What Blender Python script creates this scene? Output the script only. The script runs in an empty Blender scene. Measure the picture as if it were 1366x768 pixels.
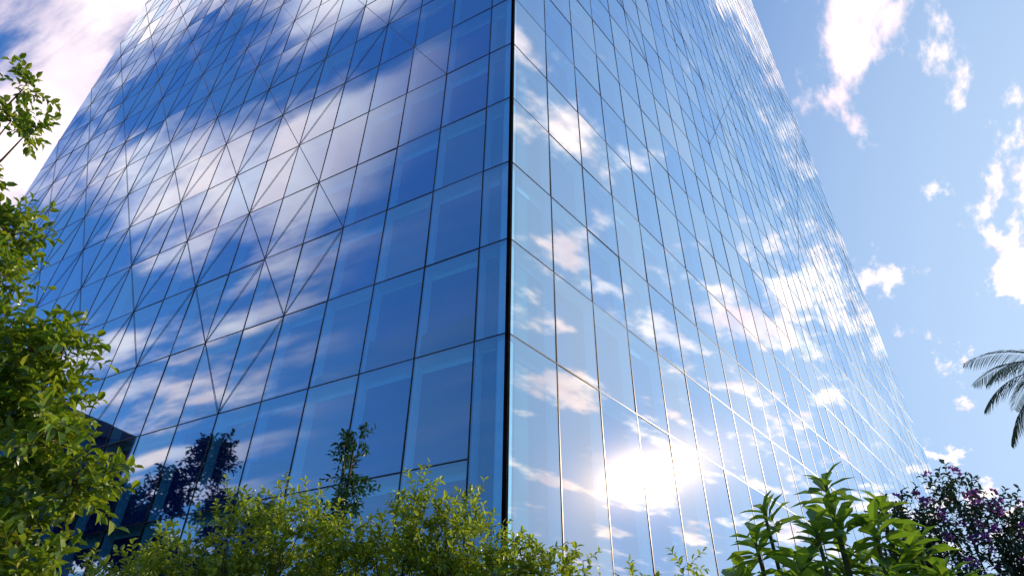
import bpy, math, random
import numpy as np
from mathutils import Vector, Quaternion, Matrix
R = random.Random(7); rng = np.random.default_rng(7)
sc = bpy.context.scene
sc.view_settings.view_transform = 'Standard'; sc.view_settings.look = 'None'; sc.view_settings.exposure = 0

# ---------------------------------------------------------------- helpers
def coll(o): sc.collection.objects.link(o); return o
def empty(name, loc=(0,0,0)):
    o = bpy.data.objects.new(name, None); o.location = loc; return coll(o)
def meshobj(name, V, F, mat, parent=None, smooth=False):
    me = bpy.data.meshes.new(name); me.from_pydata([tuple(map(float,v)) for v in V], [], F); me.update()
    if smooth:
        me.polygons.foreach_set('use_smooth', [True]*len(me.polygons))
    me.materials.append(mat)
    o = coll(bpy.data.objects.new(name, me))
    if parent: o.parent = parent
    return o
def newmat(name):
    m = bpy.data.materials.new(name); m.use_nodes = True; nt = m.node_tree; nt.nodes.clear()
    out = nt.nodes.new('ShaderNodeOutputMaterial'); return m, nt, out
class NT:
    def __init__(s, nt): s.nt = nt
    def n(s, t, **k):
        nd = s.nt.nodes.new(t)
        for a, b in k.items(): setattr(nd, a, b)
        return nd
    def l(s, a, b): s.nt.links.new(a, b)
    def math(s, op, a, b=None, c=None, clamp=False):
        nd = s.nt.nodes.new('ShaderNodeMath'); nd.operation = op; nd.use_clamp = clamp
        for i, v in enumerate((a, b, c)):
            if v is None: continue
            if isinstance(v, (int, float)): nd.inputs[i].default_value = v
            else: s.l(v, nd.inputs[i])
        return nd.outputs[0]
    def ramp(s, fac, stops):
        nd = s.nt.nodes.new('ShaderNodeValToRGB'); e = nd.color_ramp.elements
        while len(e) > 1: e.remove(e[-1])
        e[0].position = stops[0][0]; e[0].color = (*stops[0][1], 1)
        for p, c in stops[1:]:
            x = e.new(p); x.color = (*c, 1)
        s.l(fac, nd.inputs[0]); return nd.outputs[0]
    def mixc(s, fac, a, b, mode='MIX'):
        nd = s.nt.nodes.new('ShaderNodeMix'); nd.data_type = 'RGBA'; nd.blend_type = mode
        for sock, v in ((nd.inputs[0], fac), (nd.inputs[6], a), (nd.inputs[7], b)):
            if isinstance(v, (int, float)): sock.default_value = v
            elif isinstance(v, tuple): sock.default_value = (*v, 1)
            else: s.l(v, sock)
        return nd.outputs[2]

def simple(name, c1, c2, rough=0.7, scale=2.0, metal=0.0, bump=0.0, matte=False):
    m, nt, out = newmat(name); h = NT(nt)
    tc = h.n('ShaderNodeTexCoord'); no = h.n('ShaderNodeTexNoise'); no.inputs['Scale'].default_value = scale; no.inputs['Detail'].default_value = 3
    h.l(tc.outputs['Object'], no.inputs['Vector'])
    col = h.ramp(no.outputs[0], [(0.3, c1), (0.7, c2)])
    if matte:
        p = h.n('ShaderNodeBsdfDiffuse'); h.l(col, p.inputs[0])
    else:
        p = h.n('ShaderNodeBsdfPrincipled'); h.l(col, p.inputs['Base Color'])
        p.inputs['Roughness'].default_value = rough; p.inputs['Metallic'].default_value = metal
    if bump:
        b = h.n('ShaderNodeBump'); b.inputs['Distance'].default_value = bump; h.l(no.outputs[0], b.inputs['Height']); h.l(b.outputs[0], p.inputs['Normal'])
    h.l(p.outputs[0], out.inputs[0]); return m

def leafmat(name, stops, trans=0.35, tcol=(0.25,0.35,0.02), gloss=.06, grough=.35):
    m, nt, out = newmat(name); h = NT(nt)
    g = h.n('ShaderNodeNewGeometry')
    col = h.ramp(g.outputs['Random Per Island'], stops)
    p = h.n('ShaderNodeBsdfDiffuse'); h.l(col, p.inputs[0])
    t = h.n('ShaderNodeBsdfTranslucent')
    tc = h.mixc(0.5, col, tcol); h.l(tc, t.inputs[0])
    mx = h.n('ShaderNodeMixShader'); mx.inputs[0].default_value = trans
    h.l(p.outputs[0], mx.inputs[1]); h.l(t.outputs[0], mx.inputs[2])
    gl = h.n('ShaderNodeBsdfGlossy'); gl.inputs['Roughness'].default_value = grough
    m2 = h.n('ShaderNodeMixShader'); m2.inputs[0].default_value = gloss
    h.l(mx.outputs[0], m2.inputs[1]); h.l(gl.outputs[0], m2.inputs[2]); h.l(m2.outputs[0], out.inputs[0]); return m

# ---------------------------------------------------------------- sun / sky
SAZ, SEL = math.radians(69.1), math.radians(19.3)
sunv = Vector((math.sin(SAZ)*math.cos(SEL), math.cos(SAZ)*math.cos(SEL), math.sin(SEL)))
ld = bpy.data.lights.new('sun', 'SUN'); ld.energy = 5.0; ld.angle = math.radians(0.6); ld.color = (1.0, 0.84, 0.60)
lo = coll(bpy.data.objects.new('sun', ld)); lo.rotation_mode = 'QUATERNION'; lo.rotation_quaternion = sunv.to_track_quat('Z', 'Y'); lo.location = (60, 20, 60)

w = bpy.data.worlds.new('World'); sc.world = w; w.use_nodes = True
nt = w.node_tree; nt.nodes.clear(); h = NT(nt)
wo = h.n('ShaderNodeOutputWorld'); bg = h.n('ShaderNodeBackground'); bg.inputs[1].default_value = 0.14
sky = h.n('ShaderNodeTexSky'); sky.sky_type = 'NISHITA'; sky.sun_disc = False
sky.sun_elevation = SEL; sky.sun_rotation = SAZ; sky.air_density = 1.1; sky.dust_density = 2.6; sky.ozone_density = 3.0
tc = h.n('ShaderNodeTexCoord'); sp = h.n('ShaderNodeSeparateXYZ'); h.l(tc.outputs['Generated'], sp.inputs[0])
zz = h.math('ADD', h.math('MAXIMUM', sp.outputs[2], 0.02), 0.04)
px = h.math('DIVIDE', sp.outputs[0], zz); py = h.math('DIVIDE', sp.outputs[1], zz)
cb = h.n('ShaderNodeCombineXYZ'); h.l(px, cb.inputs[0]); h.l(py, cb.inputs[1])
def blob(cx, cy, r, amp):
    d = h.n('ShaderNodeVectorMath'); d.operation = 'DISTANCE'; h.l(cb.outputs[0], d.inputs[0]); d.inputs[1].default_value = (cx, cy, 0)
    m = h.n('ShaderNodeMapRange'); m.interpolation_type = 'SMOOTHSTEP'; m.inputs['From Min'].default_value = 0; m.inputs['From Max'].default_value = r
    m.inputs['To Min'].default_value = amp; m.inputs['To Max'].default_value = 0; h.l(d.outputs['Value'], m.inputs['Value']); return m.outputs[0]
def cloud(ang, sx, sy, off, scale, lo_, hi_, bias, dist=0.0, rough=.56):
    vr = h.n('ShaderNodeVectorRotate'); vr.rotation_type = 'Z_AXIS'; vr.inputs['Angle'].default_value = -ang; h.l(cb.outputs[0], vr.inputs['Vector'])
    mp = h.n('ShaderNodeMapping'); mp.inputs['Scale'].default_value = (sx, sy, 1); mp.inputs['Location'].default_value = off; h.l(vr.outputs[0], mp.inputs['Vector'])
    no = h.n('ShaderNodeTexNoise'); no.inputs['Scale'].default_value = scale; no.inputs['Detail'].default_value = 6; no.inputs['Roughness'].default_value = rough; no.inputs['Distortion'].default_value = dist
    h.l(mp.outputs[0], no.inputs['Vector'])
    v = no.outputs[0]
    for b in bias: v = h.math('ADD', v, b)
    mr = h.n('ShaderNodeMapRange'); mr.interpolation_type = 'SMOOTHSTEP'; mr.inputs['From Min'].default_value = lo_; mr.inputs['From Max'].default_value = hi_
    h.l(v, mr.inputs['Value']); return mr.outputs[0]
cl = cloud(math.atan2(.41, -.77), 0.7, 2.7, (3.1, 1.7, 0), 2.0, 0.45, 0.62, [blob(-.80, .75, .55, .13), blob(-.9, .10, .7, .05)])
cr = cloud(math.atan2(1.22, .88), 0.95, 2.0, (7.3, 4.2, 2), 2.9, 0.535, 0.65, [blob(1.2, 1.02, .34, .17), blob(.78, .5, .35, .07)], rough=.6)
side = h.n('ShaderNodeMapRange'); side.interpolation_type = 'SMOOTHSTEP'; side.inputs['From Min'].default_value = -0.15; side.inputs['From Max'].default_value = 0.15
h.l(sp.outputs[0], side.inputs['Value'])
mm = h.n('ShaderNodeMix'); mm.data_type = 'FLOAT'; h.l(side.outputs[0], mm.inputs[0]); h.l(cl, mm.inputs[2]); h.l(cr, mm.inputs[3])
sw = h.n('ShaderNodeMapRange'); sw.interpolation_type = 'SMOOTHSTEP'; sw.inputs['From Min'].default_value = -0.26; sw.inputs['From Max'].default_value = -0.04
h.l(sp.outputs[1], sw.inputs['Value'])
cf = h.math('MULTIPLY', mm.outputs[0], h.math('MULTIPLY_ADD', sw.outputs[0], 0.97, 0.03), clamp=True)
n2 = h.n('ShaderNodeTexNoise'); n2.inputs['Scale'].default_value = 4.2; n2.inputs['Detail'].default_value = 3; h.l(cb.outputs[0], n2.inputs['Vector'])
ccol = h.ramp(n2.outputs[0], [(0.32, (0.70,0.64,0.75)), (0.6, (1.0,0.95,0.95))])
dt = h.n('ShaderNodeVectorMath'); dt.operation = 'DOT_PRODUCT'; h.l(tc.outputs['Generated'], dt.inputs[0]); dt.inputs[1].default_value = tuple(sunv)
def near_sun(a, b, amp=1.0):
    ns = h.n('ShaderNodeMapRange'); ns.interpolation_type = 'SMOOTHSTEP'; ns.inputs['From Min'].default_value = a; ns.inputs['From Max'].default_value = b
    ns.inputs['To Max'].default_value = amp; h.l(dt.outputs['Value'], ns.inputs['Value']); return ns.outputs[0]
# clouds near the sun scatter forward: brighter and warmer
cmul = h.mixc(near_sun(.66, .97), (9.4, 8.6, 8.8), (15.5, 12.9, 11.0))
ccol = h.mixc(1.0, ccol, cmul, 'MULTIPLY')
# haze near the sun saturates softly:  c*K/(c+K)
g1 = h.mixc(1.0, sky.outputs[0], (0.68, 1.45, 3.0), 'MULTIPLY')
def vm(op, a, b):
    nd = h.n('ShaderNodeVectorMath'); nd.operation = op
    for i, v in enumerate((a, b)):
        if isinstance(v, tuple): nd.inputs[i].default_value = v
        else: h.l(v, nd.inputs[i])
    return nd.outputs[0]
K = (6.2, 7.0, 10.0)
skyc = vm('DIVIDE', vm('MULTIPLY', g1, K), vm('ADD', g1, K))
# thin high haze on the sunward side
skyc = h.mixc(near_sun(.5, .98, .5), skyc, (5.2, 6.3, 7.3))
fin = h.mixc(cf, skyc, ccol)
h.l(fin, bg.inputs[0]); h.l(bg.outputs[0], wo.inputs[0])

# ---------------------------------------------------------------- tower
def glassmat():
    m, nt, out = newmat('curtain_wall_glass'); h = NT(nt)
    tc = h.n('ShaderNodeTexCoord'); no = h.n('ShaderNodeTexNoise'); no.inputs['Scale'].default_value = 0.45; no.inputs['Detail'].default_value = 0
    h.l(tc.outputs['Object'], no.inputs['Vector'])
    b = h.n('ShaderNodeBump'); b.inputs['Strength'].default_value = 1; b.inputs['Distance'].default_value = 0.003; h.l(no.outputs[0], b.inputs['Height'])
    g = h.n('ShaderNodeNewGeometry')
    tint = h.ramp(g.outputs['Random Per Island'], [(0, (0.58,0.78,1.0)), (0.5, (0.71,0.87,1.0)), (1, (0.86,0.94,1.0))])
    a = h.n('ShaderNodeBsdfGlossy'); a.inputs['Roughness'].default_value = 0.024; h.l(tint, a.inputs[0]); h.l(b.outputs[0], a.inputs['Normal'])
    a2 = h.n('ShaderNodeBsdfGlossy'); a2.inputs['Roughness'].default_value = 0.2; a2.inputs[0].default_value = (1, .74, .55, 1)
    m1 = h.n('ShaderNodeMixShader'); m1.inputs[0].default_value = 0.007; h.l(a.outputs[0], m1.inputs[1]); h.l(a2.outputs[0], m1.inputs[2])
    t = h.n('ShaderNodeBsdfTransparent'); t.inputs[0].default_value = (0.48, 0.85, 1.0, 1)
    lw = h.n('ShaderNodeLayerWeight'); lw.inputs[0].default_value = 0.5
    f = h.math('MULTIPLY_ADD', lw.outputs['Facing'], 0.98, 0.12, clamp=True)
    f = h.math('MULTIPLY', f, h.math('SUBTRACT', 1.0, g.outputs['Backfacing']))
    mx = h.n('ShaderNodeMixShader'); h.l(f, mx.inputs[0]); h.l(t.outputs[0], mx.inputs[1]); h.l(m1.outputs[0], mx.inputs[2])
    h.l(mx.outputs[0], out.inputs[0]); return m
GL = glassmat()
MUL = simple('dark_bronze_mullion', (0.03,0.022,0.02), (0.05,0.035,0.03), 0.35, 3, 0.6)
REV = simple('pale_reveal_paint', (0.54,0.72,0.80), (0.68,0.84,0.90), 0.5, 1.5, matte=True)
BACK = simple('deep_blue_blind', (0.004,0.022,0.11), (0.012,0.05,0.22), 0.35, 0.35, matte=True)
TEAL = simple('teal_corner_lining', (0.02,0.15,0.18), (0.05,0.26,0.30), 0.35, 0.8, matte=True)
DARK = simple('painted_dark_reflection', (0.008,0.009,0.012), (0.02,0.02,0.025), 0.6, 2, matte=True)  # dark colour standing in for buildings mirrored in the left panes
ROD = simple('brace_rod', (0.07,0.08,0.10), (0.12,0.13,0.15), 0.4, 2, 0.5)

D = 17.5
A = Vector((-0.12, D, 0))
dR = Vector((math.sin(math.radians(40.6)), math.cos(math.radians(40.6)), 0))
dL = Vector((-math.sin(math.radians(61)), math.cos(math.radians(61)), 0))
nR = Vector((dR.y, -dR.x, 0)); nL = Vector((-dL.y, dL.x, 0))
if nL.y > 0: nL = -nL
ZU = Vector((0,0,1))
H0, FH, NF = 4.5, 4.0, 41
TOP = H0 + FH*NF
tower = empty('glass_skyscraper', A)

class MB:
    def __init__(s): s.V = []; s.F = []
    def quad(s, a, b, c, d):
        i = len(s.V); s.V += [a, b, c, d]; s.F.append((i, i+1, i+2, i+3))
    def box(s, o, u, v, w):
        i = len(s.V)
        s.V += [o, o+u, o+u+v, o+v, o+w, o+u+w, o+u+v+w, o+v+w]
        s.F += [tuple(i+k for k in f) for f in ((0,3,2,1),(4,5,6,7),(0,1,5,4),(1,2,6,5),(2,3,7,6),(3,0,4,7))]

def facade(u, n, xs, tag, tall, depth=0.5):
    gl, mu, re, bk, dk, rd, te = MB(), MB(), MB(), MB(), MB(), MB(), MB()
    P = lambda s, z, o: A + u*s + ZU*z + n*o
    flip = u.cross(ZU).dot(n) < 0
    zs = [0.35, H0] + [H0+FH*(k+1) for k in range(NF)]
    mw, mo = 0.022, 0.018
    L = xs[-1]
    for c in range(len(xs)-1):
        x0, x1 = xs[c], xs[c+1]
        cells = []
        k = 0
        while k < len(zs)-1:
            if k == 1 and tall(c): cells.append((zs[1], zs[3])); k = 3
            else: cells.append((zs[k], zs[k+1])); k += 1
        for (z0, z1) in cells:
            tx, tz = R.gauss(0, .0024), R.gauss(0, .0024)
            wv, hv = (x1-x0)/2, (z1-z0)/2
            e = lambda sx, sz: max(-.018, min(.015, sx*tx*wv + sz*tz*hv))
            q = [P(x0+.01, z0+.01, e(-1,-1)), P(x1-.01, z0+.01, e(1,-1)), P(x1-.01, z1-.01, e(1,1)), P(x0+.01, z1-.01, e(-1,1))]
            if flip: q.reverse()
            gl.quad(*q)
            d = -depth; g = -0.07
            re.quad(P(x0+.05, z0, g), P(x0+.05, z0, d), P(x0+.05, z1, d), P(x0+.05, z1, g))
            re.quad(P(x1-.05, z0, g), P(x1-.05, z0, d), P(x1-.05, z1, d), P(x1-.05, z1, g))
            re.quad(P(x0+.05, z1-.12, g), P(x1-.05, z1-.12, g), P(x1-.05, z1-.12, d), P(x0+.05, z1-.12, d))
            re.quad(P(x0+.05, z0+.06, g), P(x1-.05, z0+.06, g), P(x1-.05, z0+.06, d), P(x0+.05, z0+.06, d))
            fr = min(0.2, (x1-x0)*.09)*R.choice((.5, 1, 1, 1.5))
            tp = R.choice((.12, .28, .28, .28, .5))
            re.box(P(x0+.05, z0+.06, d), u*fr, ZU*(z1-z0-.18), n*.04)
            re.box(P(x0+.05+fr, z1-.12-tp, d), u*(x1-x0-.1-fr), ZU*tp, n*.04)
            (te if c == 0 else bk).quad(P(x0, z0, d-.01), P(x1, z0, d-.01), P(x1, z1, d-.01), P(x0, z1, d-.01))
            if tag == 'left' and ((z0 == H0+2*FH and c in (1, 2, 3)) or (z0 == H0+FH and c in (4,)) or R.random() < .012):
                hh = 0.5 + 1.1*R.random()  # added dark sheet behind the pane, imitating a dark reflection low in it
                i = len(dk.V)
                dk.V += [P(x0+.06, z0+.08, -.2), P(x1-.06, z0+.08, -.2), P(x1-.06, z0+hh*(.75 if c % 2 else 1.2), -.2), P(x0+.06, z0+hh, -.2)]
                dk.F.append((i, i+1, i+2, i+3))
            mu.box(P(x0+mw, z0-mw, -.07), u*(x1-x0-2*mw), ZU*(2*mw), n*(.07+mo-.006))
        if c > 0:
            mu.box(P(x0-mw, 0.1, -.07), u*(2*mw), ZU*(TOP-0.1), n*(.07+mo))
    mu.box(P(0.1, TOP-.05, -.3), u*(L-.1), ZU*1.2, n*.37)
    mu.box(P(0.1, 0.0, -.3), u*(L-.1), ZU*.3, n*.38)
    nc = len(xs)-1
    for c in range(1, nc):
        for k in range(2, NF):
            if tag == 'left': period = 2 if (c >= 5 and k >= 3) else 4
            else: period = 8
            for sgn in (0, 1):
                if ((c + k + 1) if sgn else (c - k)) % period: continue
                if tag == 'left' and k < 9 and c < 4 and (k+c) < 8: continue
                if tag == 'right' and k < 10: continue
                a = P(xs[c], H0+FH*(k+sgn), .018); b = P(xs[c+1], H0+FH*(k+1-sgn), .018)
                dv = (b-a).normalized(); s = dv.cross(n).normalized()*.009
                rd.box(a+s, b-a, -2*s, n*.02)
    for nm, mb, mt in (('glass_panes', gl, GL), ('mullions', mu, MUL), ('reveals', re, REV), ('blinds', bk, BACK), ('corner_lining', te, TEAL), ('dark_reflection_sheets', dk, DARK), ('brace_rods', rd, ROD)):
        if mb.V:
            meshobj(f'{nm}_{tag}', [v - A for v in mb.V], mb.F, mt, tower)

pl = .139*D; xsL = [0, .072*D] + [.072*D+pl*(i+1) for i in range(20)]
pr = .151*D; xsR = [pr*i for i in range(35)]
facade(dL, nL, xsL, 'left', lambda c: c == 0)
facade(dR, nR, xsR, 'right', lambda c: True)
B = A + dR*xsR[-1]; C = A + dL*xsL[-1]; E = B + dL*xsL[-1]
cm = MB()
out = (nL+nR).normalized()
cm.V = [A+dR*.07+nR*.06, A+out*.13, A+dL*.07+nL*.06, A-out*.4]; cm.V += [v+ZU*(TOP+1.2) for v in cm.V]
cm.F = [(0,1,5,4),(1,2,6,5),(2,3,7,6),(3,0,4,7),(4,5,6,7)]
meshobj('corner_post', [v-A for v in cm.V], cm.F, simple('black_corner_post',(0.006,0.005,0.006),(0.012,0.010,0.010),0.5,3,matte=True), tower)
bw = MB()
bw.quad(B, E, E+ZU*TOP, B+ZU*TOP); bw.quad(E, C, C+ZU*TOP, E+ZU*TOP)
meshobj('back_walls', [v-A for v in bw.V], bw.F, simple('back_wall_glass',(0.03,0.08,0.15),(0.05,0.12,0.2),0.08,0.2,0.5), tower)
bm = MB()
for (p, q) in ((B, E), (E, C)):
    u = (q-p).normalized(); L = (q-p).length; n = Vector((u.y, -u.x, 0))
    if n.dot(p-A) < 0: n = -n
    for k in range(NF+1): bm.box(p+ZU*(H0+FH*k-.05)+n*.003, u*L, ZU*.1, n*.08)
    k = 0
    while k*2.6 < L: bm.box(p+u*(k*2.6)+n*.003, u*.08, ZU*TOP, n*.12); k += 1
meshobj('back_mullions', [v-A for v in bm.V], bm.F, MUL, tower)
rf = MB(); rf.quad(A+ZU*(TOP+.1), B+ZU*(TOP+.1), E+ZU*(TOP+.1), C+ZU*(TOP+.1))
meshobj('roof', [v-A for v in rf.V], rf.F, simple('roof_gravel',(0.2,0.2,0.2),(0.3,0.3,0.3),0.9,1), tower)

# ---------------------------------------------------------------- ground
GR = simple('lawn', (0.03,0.06,0.015), (0.07,0.11,0.03), 0.9, 0.8, 0, 0.05)
g = MB(); S = 2500; g.quad(Vector((-S,-S,0)), Vector((S,-S,0)), Vector((S,S,0)), Vector((-S,S,0)))
meshobj('ground', g.V, g.F, GR)
pv = MB(); pv.quad(Vector((-40,-3,.004)), Vector((40,-3,.004)), Vector((40,2.6,.004)), Vector((-40,2.6,.004)))
meshobj('pavement', pv.V, pv.F, simple('paving', (0.22,0.21,0.2), (0.32,0.31,0.29), 0.8, 3, 0, 0.01))

# ---------------------------------------------------------------- neighbour (seen reflected)
def block(name, x0, y0, x1, y1, H, wall):
    e = empty(name, (x0, y0, 0)); m = MB(); f = MB()
    X, Y = x1-x0, y1-y0
    m.box(Vector((0,0,0)), Vector((X,0,0)), Vector((0,Y,0)), ZU*H)
    i = len(m.V)
    m.V += [Vector((-.8,-1,H+.01)), Vector((X+1.2,-1,H+.01)), Vector((X+1.2,Y+1,H+.01)), Vector((-.8,Y+1,H+.01)),
            Vector((-.8,-1,H+.7)), Vector((X+1.2,-1,H+.7)), Vector((X+1.2,Y+1,H+4.2)), Vector((-.8,Y+1,H+4.2))]
    m.F += [tuple(i+k for k in q) for q in ((0,3,2,1),(4,5,6,7),(0,1,5,4),(1,2,6,5),(2,3,7,6),(3,0,4,7))]
    z = 1.2
    while z < H-2.5:
        y = .8
        while y < Y-1.6:
            f.quad(Vector((X+.02,y,z)), Vector((X+.02,y+1.7,z)), Vector((X+.02,y+1.7,z+2.3)), Vector((X+.02,y,z+2.3))); y += 2.5
        x = 1.0
        while x < X-2:
            f.quad(Vector((x,-.02,z)), Vector((x+1.5,-.02,z)), Vector((x+1.5,-.02,z+2.3)), Vector((x,-.02,z+2.3))); x += 2.6
        z += 3.4
    meshobj('walls', m.V, m.F, wall, e)
    meshobj('windows', f.V, f.F, simple('neighbour_window', (0.06,0.16,0.24), (0.14,0.28,0.38), 0.1, 0.5, 0.6), e)
W1 = simple('dark_cladding', (0.03,0.045,0.055), (0.06,0.075,0.085), 0.6, 0.3)
block('office_building', -75, 27, -58, 40, 26, W1)

# ---------------------------------------------------------------- vegetation
BARK = simple('bark', (0.05,0.035,0.02), (0.13,0.10,0.07), 0.9, 12, matte=True)
TWIG = simple('green_twig', (0.07,0.08,0.03), (0.12,0.11,0.05), 0.7, 12, matte=True)
def tubes(list_):
    V, F = [], []
    for pts, rad, n in list_:
        base = len(V)
        for j, p in enumerate(pts):
            t = (pts[min(j+1, len(pts)-1)] - pts[max(j-1, 0)]).normalized()
            a = t.cross(Vector((.31,.87,.4))).normalized(); b = t.cross(a)
            for k in range(n):
                th = 2*math.pi*k/n
                V.append(p + (a*math.cos(th) + b*math.sin(th))*rad[j])
        for j in range(len(pts)-1):
            for k in range(n):
                k2 = (k+1) % n
                F.append((base+j*n+k, base+j*n+k2, base+(j+1)*n+k2, base+(j+1)*n+k))
        V.append(pts[-1] + (pts[-1]-pts[-2]).normalized()*rad[-1]); tip = len(V)-1; o = base+(len(pts)-1)*n
        for k in range(n): F.append((o+k, o+(k+1) % n, tip))
    return V, F
def norm(a): return a/np.maximum(np.linalg.norm(a, axis=1, keepdims=True), 1e-9)
def leaves(name, P, Dr, N, L, W, mat, parent, fold=.22, curl=.18, wide=(.42,.40)):
    P, Dr, N = np.array(P), norm(np.array(Dr)), np.array(N); L = np.array(L)[:, None]; W = np.array(W)[:, None]
    Sd = norm(np.cross(Dr, N)); N = norm(np.cross(Sd, Dr))
    n = len(P); V = np.zeros((n, 8, 3))
    V[:,0] = P
    V[:,1] = P + Dr*L*.28 + Sd*W*wide[0] + N*W*fold
    V[:,2] = P + Dr*L*.68 + Sd*W*wide[1] + N*(W*fold - L*curl*.35)
    V[:,3] = P + Dr*L - N*L*curl
    V[:,4] = P + Dr*L*.68 - Sd*W*wide[1] + N*(W*fold - L*curl*.35)
    V[:,5] = P + Dr*L*.28 - Sd*W*wide[0] + N*W*fold
    V[:,6] = P + Dr*L*.30
    V[:,7] = P + Dr*L*.70 - N*L*curl*.4
    idx = np.arange(n)[:, None]*8
    F = []
    for f in ((0,1,6),(0,6,5),(1,2,7,6),(6,7,4,5),(2,3,7),(7,3,4)):
        F += (idx + np.array(f)).tolist()
    return meshobj(name, V.reshape(-1, 3), F, mat, parent)
def rv():
    v = Vector((R.gauss(0,1), R.gauss(0,1), R.gauss(0,1))); return v.normalized()
def spray(acc, tw, o, t, l, k, ll, lw, spread=.9, upn=1.0, tr=.004, droop=.15):
    a = t.cross(rv()).normalized(); b = t.cross(a)
    pts = [o, o + t*l*.5 + Vector((0,0,-droop*l*.12)), o + t*l + Vector((0,0,-droop*l*.5))]
    tw.append((pts, [tr, tr*.7, tr*.35], 3))
    for j in range(k):
        f = (j+.6)/k; th = j*2.4 + R.random()*.6
        p = o + t*l*f + Vector((0,0,-droop*l*.5*f*f))
        rad = a*math.cos(th) + b*math.sin(th)
        d = (t*(.45+.5*f) + rad*spread + Vector((0,0,R.uniform(-.25,.15)))).normalized()
        s = R.uniform(.6, 1.2)
        nn = (Vector((0,0,upn)) + rv()*.6 - rad*.2)
        acc.append((p, d, nn, ll*s, lw*s))
def build_plant(name, root, trunk, clumps, mat, ll, lw, ntw, kl, tl, up=.15, bark=BARK, r0=.12, spread=.9, limb_r=.03, flat=1.0, droop=.15, tr=.004):
    e = empty(name, root); acc, tw, lb = [], [], []
    root = Vector(root)
    tp = [Vector(p) for p in trunk]
    lb.append((tp, [r0*(1-.75*i/(len(tp)-1)) for i in range(len(tp))], 9))
    for (cx, cy, cz, r) in clumps:
        c = Vector((cx, cy, cz))
        base = min(tp, key=lambda p: (p-c).length + (3 if p.z > c.z-.1 else 0))
        mid = base.lerp(c, .5) + Vector((R.uniform(-.1,.1), R.uniform(-.1,.1), -.12*(c-base).length))
        q1 = base.lerp(mid, .5) + rv()*.03; q2 = mid.lerp(c, .5) + rv()*.03
        lb.append(([base, q1, mid, q2, c], [limb_r, limb_r*.85, limb_r*.65, limb_r*.45, limb_r*.25], 6))
        n = max(3, int(ntw*(r/.5)**2))
        for i in range(n):
            d = rv(); d = Vector((d.x, d.y, d.z*flat + up)).normalized()
            rr = r*(R.random()**.6)*.8
            o = c + d*rr*.75 + rv()*r*.12
            t = (d + Vector((0,0,up)) + rv()*.45).normalized()
            spray(acc, tw, o, t, tl*R.uniform(.6,1.4), kl, ll, lw, spread, droop=droop, tr=tr)
            if i % 4 == 0: lb.append(([c, c.lerp(o, .5)+rv()*.02, o], [limb_r*.25, limb_r*.2, limb_r*.12], 4))
    V, F = tubes(lb); meshobj('branches', [v-root for v in V], F, bark, e, True)
    V, F = tubes(tw); meshobj('twigs', [v-root for v in V], F, TWIG, e)
    leaves('leaves', [tuple(a[0]-root) for a in acc], [tuple(a[1]) for a in acc], [tuple(a[2]) for a in acc], [a[3] for a in acc], [a[4] for a in acc], mat, e)
    return e

LF1 = leafmat('broad_leaf', [(0,(0.03,0.085,0.008)), (.5,(0.11,0.21,0.012)), (.85,(0.23,0.31,0.02)), (1,(0.40,0.38,0.03))], .42, (0.45,0.58,0.02))
LF2 = leafmat('shrub_leaf', [(0,(0.07,0.15,0.012)), (.5,(0.22,0.31,0.025)), (1,(0.46,0.50,0.05))], .42, (0.58,0.70,0.03))
LF3 = leafmat('dark_leaf', [(0,(0.012,0.045,0.015)), (1,(0.03,0.09,0.03))], .25, (0.05,0.18,0.03))
LF4 = leafmat('frangipani_leaf', [(0,(0.025,0.10,0.010)), (.7,(0.09,0.22,0.015)), (1,(0.26,0.35,0.03))], .42, (0.38,0.60,0.03), gloss=.08)
LF5 = leafmat('purple_bush_leaf', [(0,(0.012,0.03,0.015)), (.8,(0.03,0.06,0.025)), (1,(0.05,0.07,0.04))], .2, (0.06,0.12,0.04))
PUR = leafmat('purple_petal', [(0,(0.12,0.03,0.22)), (1,(0.3,0.08,0.4))], .3, (0.4,0.1,0.5))
PLM = leafmat('palm_leaflet', [(0,(0.02,0.05,0.02)), (1,(0.05,0.09,0.04))], .2, (0.06,0.12,0.04))

cl = [(-6.15,6,6.65,.4),(-6.6,6,6.3,.5),(-5.95,6,5.95,.3),(-5.15,6,5.0,.42),(-4.75,5.9,4.95,.3),(-4.75,6,4.45,.42),(-4.4,5.8,3.95,.42),
      (-4.15,6,3.6,.42),(-4.4,6,3.0,.42),(-5.1,6.2,3.4,.65),(-5.4,6,4.3,.6),(-5.9,6.2,5.2,.6),(-6.5,6.3,4.5,.85),(-5.6,6.3,2.6,.7),(-4.8,6,2.3,.45),(-4.1,5.9,2.7,.35),
      (-7.3,6,9.55,.22),(-7.15,6,8.75,.25),(-6.8,6,8.55,.18),(-7.05,6,7.8,.2),(-8.8,6.8,9,.7),(-8.8,7,6,1.0),(-8.4,7.4,5.0,.9),(-7.6,6,3.6,.8),(-9.2,7.5,7.6,.8)]
build_plant('broadleaf_tree', (-8.2,6.9,0), [(-8.2,6.9,0),(-8.1,6.85,1.5),(-8.15,6.8,3),(-8.0,6.7,4.5),(-8.1,6.7,6),(-8.3,6.7,7.5),(-8.4,6.7,9)], cl, LF1, .135, .078, 70, 8, .30, up=.1, r0=.16, spread=.9, limb_r=.03)

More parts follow.
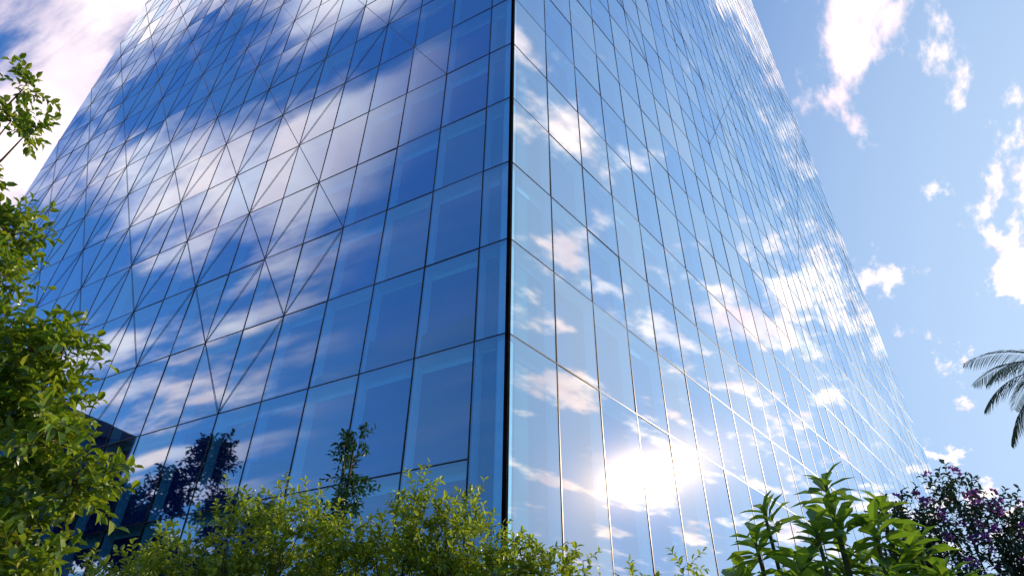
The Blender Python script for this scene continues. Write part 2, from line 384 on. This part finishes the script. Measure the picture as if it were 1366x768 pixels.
def shrub(name, x, y, tops, mat=LF2, ll=.062, lw=.034, ntw=100, r=.28):
    cs = []
    for (tx, tz) in tops:
        yy = y + R.uniform(-.25,.25); tz += .09
        cs.append((tx, yy, tz-.17, r*.5)); cs.append((tx+R.uniform(-.08,.08), yy, tz-.40, r)); cs.append((tx+R.uniform(-.12,.12), yy+.15, tz-.75, r*1.25)); cs.append((tx, yy, tz-1.2, r*1.1)); cs.append((tx, yy, tz-1.8, r*.8))
    return build_plant(name, (x,y,0), [(x,y,0),(x+.02,y,.4),(x-.02,y+.03,.8),(x,y,1.2),(x,y,1.7)], cs, mat, ll, lw, ntw, 9, .17, up=.45, r0=.04, spread=.9, limb_r=.012, droop=0, tr=.0025)
shrub('garden_shrub', -2.8, 5.5, [(-3.3,2.75),(-2.95,3.02),(-2.65,2.95),(-3.1,2.75)])
shrub('garden_shrub', -2.0, 5.5, [(-2.3,3.28),(-1.95,3.42),(-1.7,3.32),(-2.15,3.05),(-1.5,3.15),(-2.5,2.9),(-1.85,3.1)])
shrub('garden_shrub', -1.0, 5.5, [(-1.25,3.05),(-.98,3.2),(-.78,3.42),(-.5,3.25),(-1.1,3.0),(-.75,3.0)])
shrub('garden_shrub', -.2, 5.5, [(-.34,3.40),(-.15,3.02),(.1,3.0),(.32,3.0),(-.5,3.05),(.2,2.85),(-.1,2.85)])
shrub('garden_shrub', .62, 5.5, [(.59,2.90),(.8,2.62)], r=.14)
shrub('garden_shrub', 1.2, 5.5, [(1.06,2.82),(1.40,2.86),(1.22,2.7)], r=.16)
cs = [(-2.3+R.uniform(-.1,.1)+.3*math.cos(k*2.2)*(1-k/13), 9+.3*math.sin(k*2.2)*(1-k/13), 2.0+k*.28, .45*(1-k/22)) for k in range(13)]
build_plant('slender_tree', (-2.3,9,0), [(-2.3,9,0),(-2.3,9,1.5),(-2.28,9,2.7),(-2.3,9,4),(-2.3,9,5.3)], cs, LF3, .09, .048, 80, 8, .2, up=.2, r0=.06, limb_r=.015)

# frangipani-like plant with big rosettes
e = empty('frangipani_shrub', (1.95,4,0)); root = Vector((1.95,4,0)); acc = []; lb = []
tips = [(1.96,3.9,2.96),(1.62,4.1,2.84),(2.32,4.0,2.86),(1.45,3.9,2.62),(1.78,3.8,2.66),(2.12,3.8,2.68),(2.5,4.05,2.68),(2.62,4.2,2.5),(1.35,4.1,2.42),(1.9,4.3,2.6),(2.3,4.3,2.5),(1.6,3.7,2.42),(2.05,3.65,2.4),(2.4,3.75,2.4),(1.8,4.0,2.35),(2.15,4.1,2.55),(1.5,4.3,2.5),(2.7,4.0,2.3),(2.2,3.9,2.2),(1.9,3.7,2.15),(1.55,4,2.15),(2.45,4.2,2.2),
        (1.75,4.0,2.5),(2.0,4.0,2.5),(2.25,3.9,2.45),(1.95,3.9,2.75),(2.35,3.9,2.6),(1.55,3.95,2.35),(2.55,3.8,2.35)]
for (x, y, z) in tips:
    t = Vector((x, y, z)); b = root + Vector((R.uniform(-.1,.1), R.uniform(-.1,.1), 0.0))
    k1 = root + Vector(((x-1.95)*.3, (y-4)*.3, .9)); k2 = root + Vector(((x-1.95)*.85, (y-4)*.85, 1.55))
    lb.append(([b, k1, k2, t], [.04,.03,.020,.010], 7))
    ax = ((t-k2).normalized() + rv()*.45).normalized(); a = ax.cross(Vector((0,1,.2))).normalized(); c = ax.cross(a)
    nl = R.randint(14, 18)
    for j in range(nl):
        th = j*2.4 + R.uniform(-.3,.3); f = j/(nl-1)
        rad = a*math.cos(th)+c*math.sin(th)
        d = (rad*(1-.45*f) + ax*(.05+.6*f) + rv()*.2).normalized()
        acc.append((t - ax*.13*(1-f), d, ax*1.0 - rad*(.4*f) + rv()*.25, R.uniform(.19,.25)*(1-.3*f), R.uniform(.085,.105)*(1-.25*f)))
V, F = tubes(lb); meshobj('stems', [v-root for v in V], F, TWIG, e, True)
leaves('leaves', [tuple(a[0]-root) for a in acc], [tuple(a[1]) for a in acc], [tuple(a[2]) for a in acc], [a[3] for a in acc], [a[4] for a in acc], LF4, e, fold=.16, curl=.25, wide=(.30,.5))

# purple flowering bush
cs = [(5.4,8.4,3.6,.6),(5.0,8.2,3.9,.45),(5.6,8,4.15,.45),(6.2,8.2,3.9,.5),(6.7,8.4,3.7,.6),(5.0,8.1,3.2,.6),(6.0,8,3.2,.7),(6.9,8,3.0,.7),(5.5,8,2.4,.8),(6.5,8,2.2,.8),(7.3,8.3,3.7,.6),(4.7,8.3,3.4,.35),(5.3,8,1.6,.8),(7.4,8.3,2.6,.8)]
pb = build_plant('purple_flowering_bush', (6,8.2,0), [(6,8.2,0),(6,8.2,.7),(6,8.2,1.4),(6,8.2,2.1)], cs, LF5, .085, .045, 70, 8, .22, up=.15, r0=.07, limb_r=.02)
acc = []
for (x,y,z,r) in cs[:8]:
    for i in range(22):
        d = rv()
        if d.y > .3: continue
        o = Vector((x,y,z)) + d*r*.95
        for j in range(12):
            dd = (rv()+d*.6).normalized(); acc.append((o+dd*.02, dd, rv(), .045, .035))
rt = Vector((6,8.2,0))
leaves('flowers', [tuple(a[0]-rt) for a in acc], [tuple(a[1]) for a in acc], [tuple(a[2]) for a in acc], [a[3] for a in acc], [a[4] for a in acc], PUR, pb)

def palm(root, H, nf, FL):
    e = empty('palm_tree', root); lb = []; acc = []
    pts = [Vector((.25*math.sin(k/8*1.5), 0, H*k/8)) for k in range(9)]
    lb.append((pts, [.2,.16,.15,.14,.14,.13,.13,.12,.11], 12))
    c = pts[-1]
    for i in range(nf):
        az = i*2.399; el = R.uniform(-.75, 1.1)
        d = Vector((math.cos(az)*math.cos(el), math.sin(az)*math.cos(el), math.sin(el)))
        side = Vector((-math.sin(az), math.cos(az), 0))
        ps = []; p = c.copy(); dd = d.copy(); n = 16
        for k in range(n+1):
            ps.append(p.copy()); p = p + dd*FL/n; dd = (dd + Vector((0,0,-.10))).normalized()
        lb.append((ps, [.022*(1-.85*k/n) for k in range(n+1)], 5))
        for k in range(2, n*4):
            f = k/(n*4); q = f*n; k0 = min(int(q), n-1); p = ps[k0].lerp(ps[k0+1], q-k0); t = (ps[k0+1]-ps[k0]).normalized()
            ln = FL*.25*math.sin(math.pi*min(1, .15+.85*f))**.6 + .08
            for s in (-1, 1):
                dl = (t*.75 + side*s*.9 + Vector((0,0,-.3+R.uniform(-.1,.1)))).normalized()
                acc.append((p, dl, Vector((0,0,1))+rv()*.15, ln*R.uniform(.85,1.05), .026))
    V, F = tubes(lb); meshobj('trunk_and_ribs', V, F, BARK, e, True)
    leaves('leaflets', [tuple(a[0]) for a in acc], [tuple(a[1]) for a in acc], [tuple(a[2]) for a in acc], [a[3] for a in acc], [a[4] for a in acc], PLM, e, fold=.1, curl=.2)
palm((15.9,16,0), 10.5, 26, 2.9)

cs = []
for k in range(12):
    hh = 13.5 if 2 <= k <= 6 else 10.5
    cs.append((-28+R.uniform(-2,2), 18+k*1.4, hh+R.uniform(-2.5,2.5), 1.6)); cs.append((-28+R.uniform(-2,2), 18+k*1.4, hh-3.5+R.uniform(-1,1), 2.0)); cs.append((-28+R.uniform(-2,2), 18+k*1.4, 5, 2.0))
build_plant('distant_trees', (-28,26,0), [(-28,26,0),(-28,26,1.5),(-28,26,3)], cs, LF3, .32, .22, 14, 8, .8, r0=.3, limb_r=.12)

# ---------------------------------------------------------------- camera
cd = bpy.data.cameras.new('camera'); cam = coll(bpy.data.objects.new('camera', cd))
cd.lens = 850/1366*36; cd.clip_end = 8000; cd.clip_start = .05
cam.location = (0, 0, 1.6); cam.rotation_mode = 'QUATERNION'
cam.rotation_quaternion = Quaternion((1,0,0), math.radians(90+35.9)) @ Quaternion((0,0,1), math.radians(.73))
sc.camera = cam
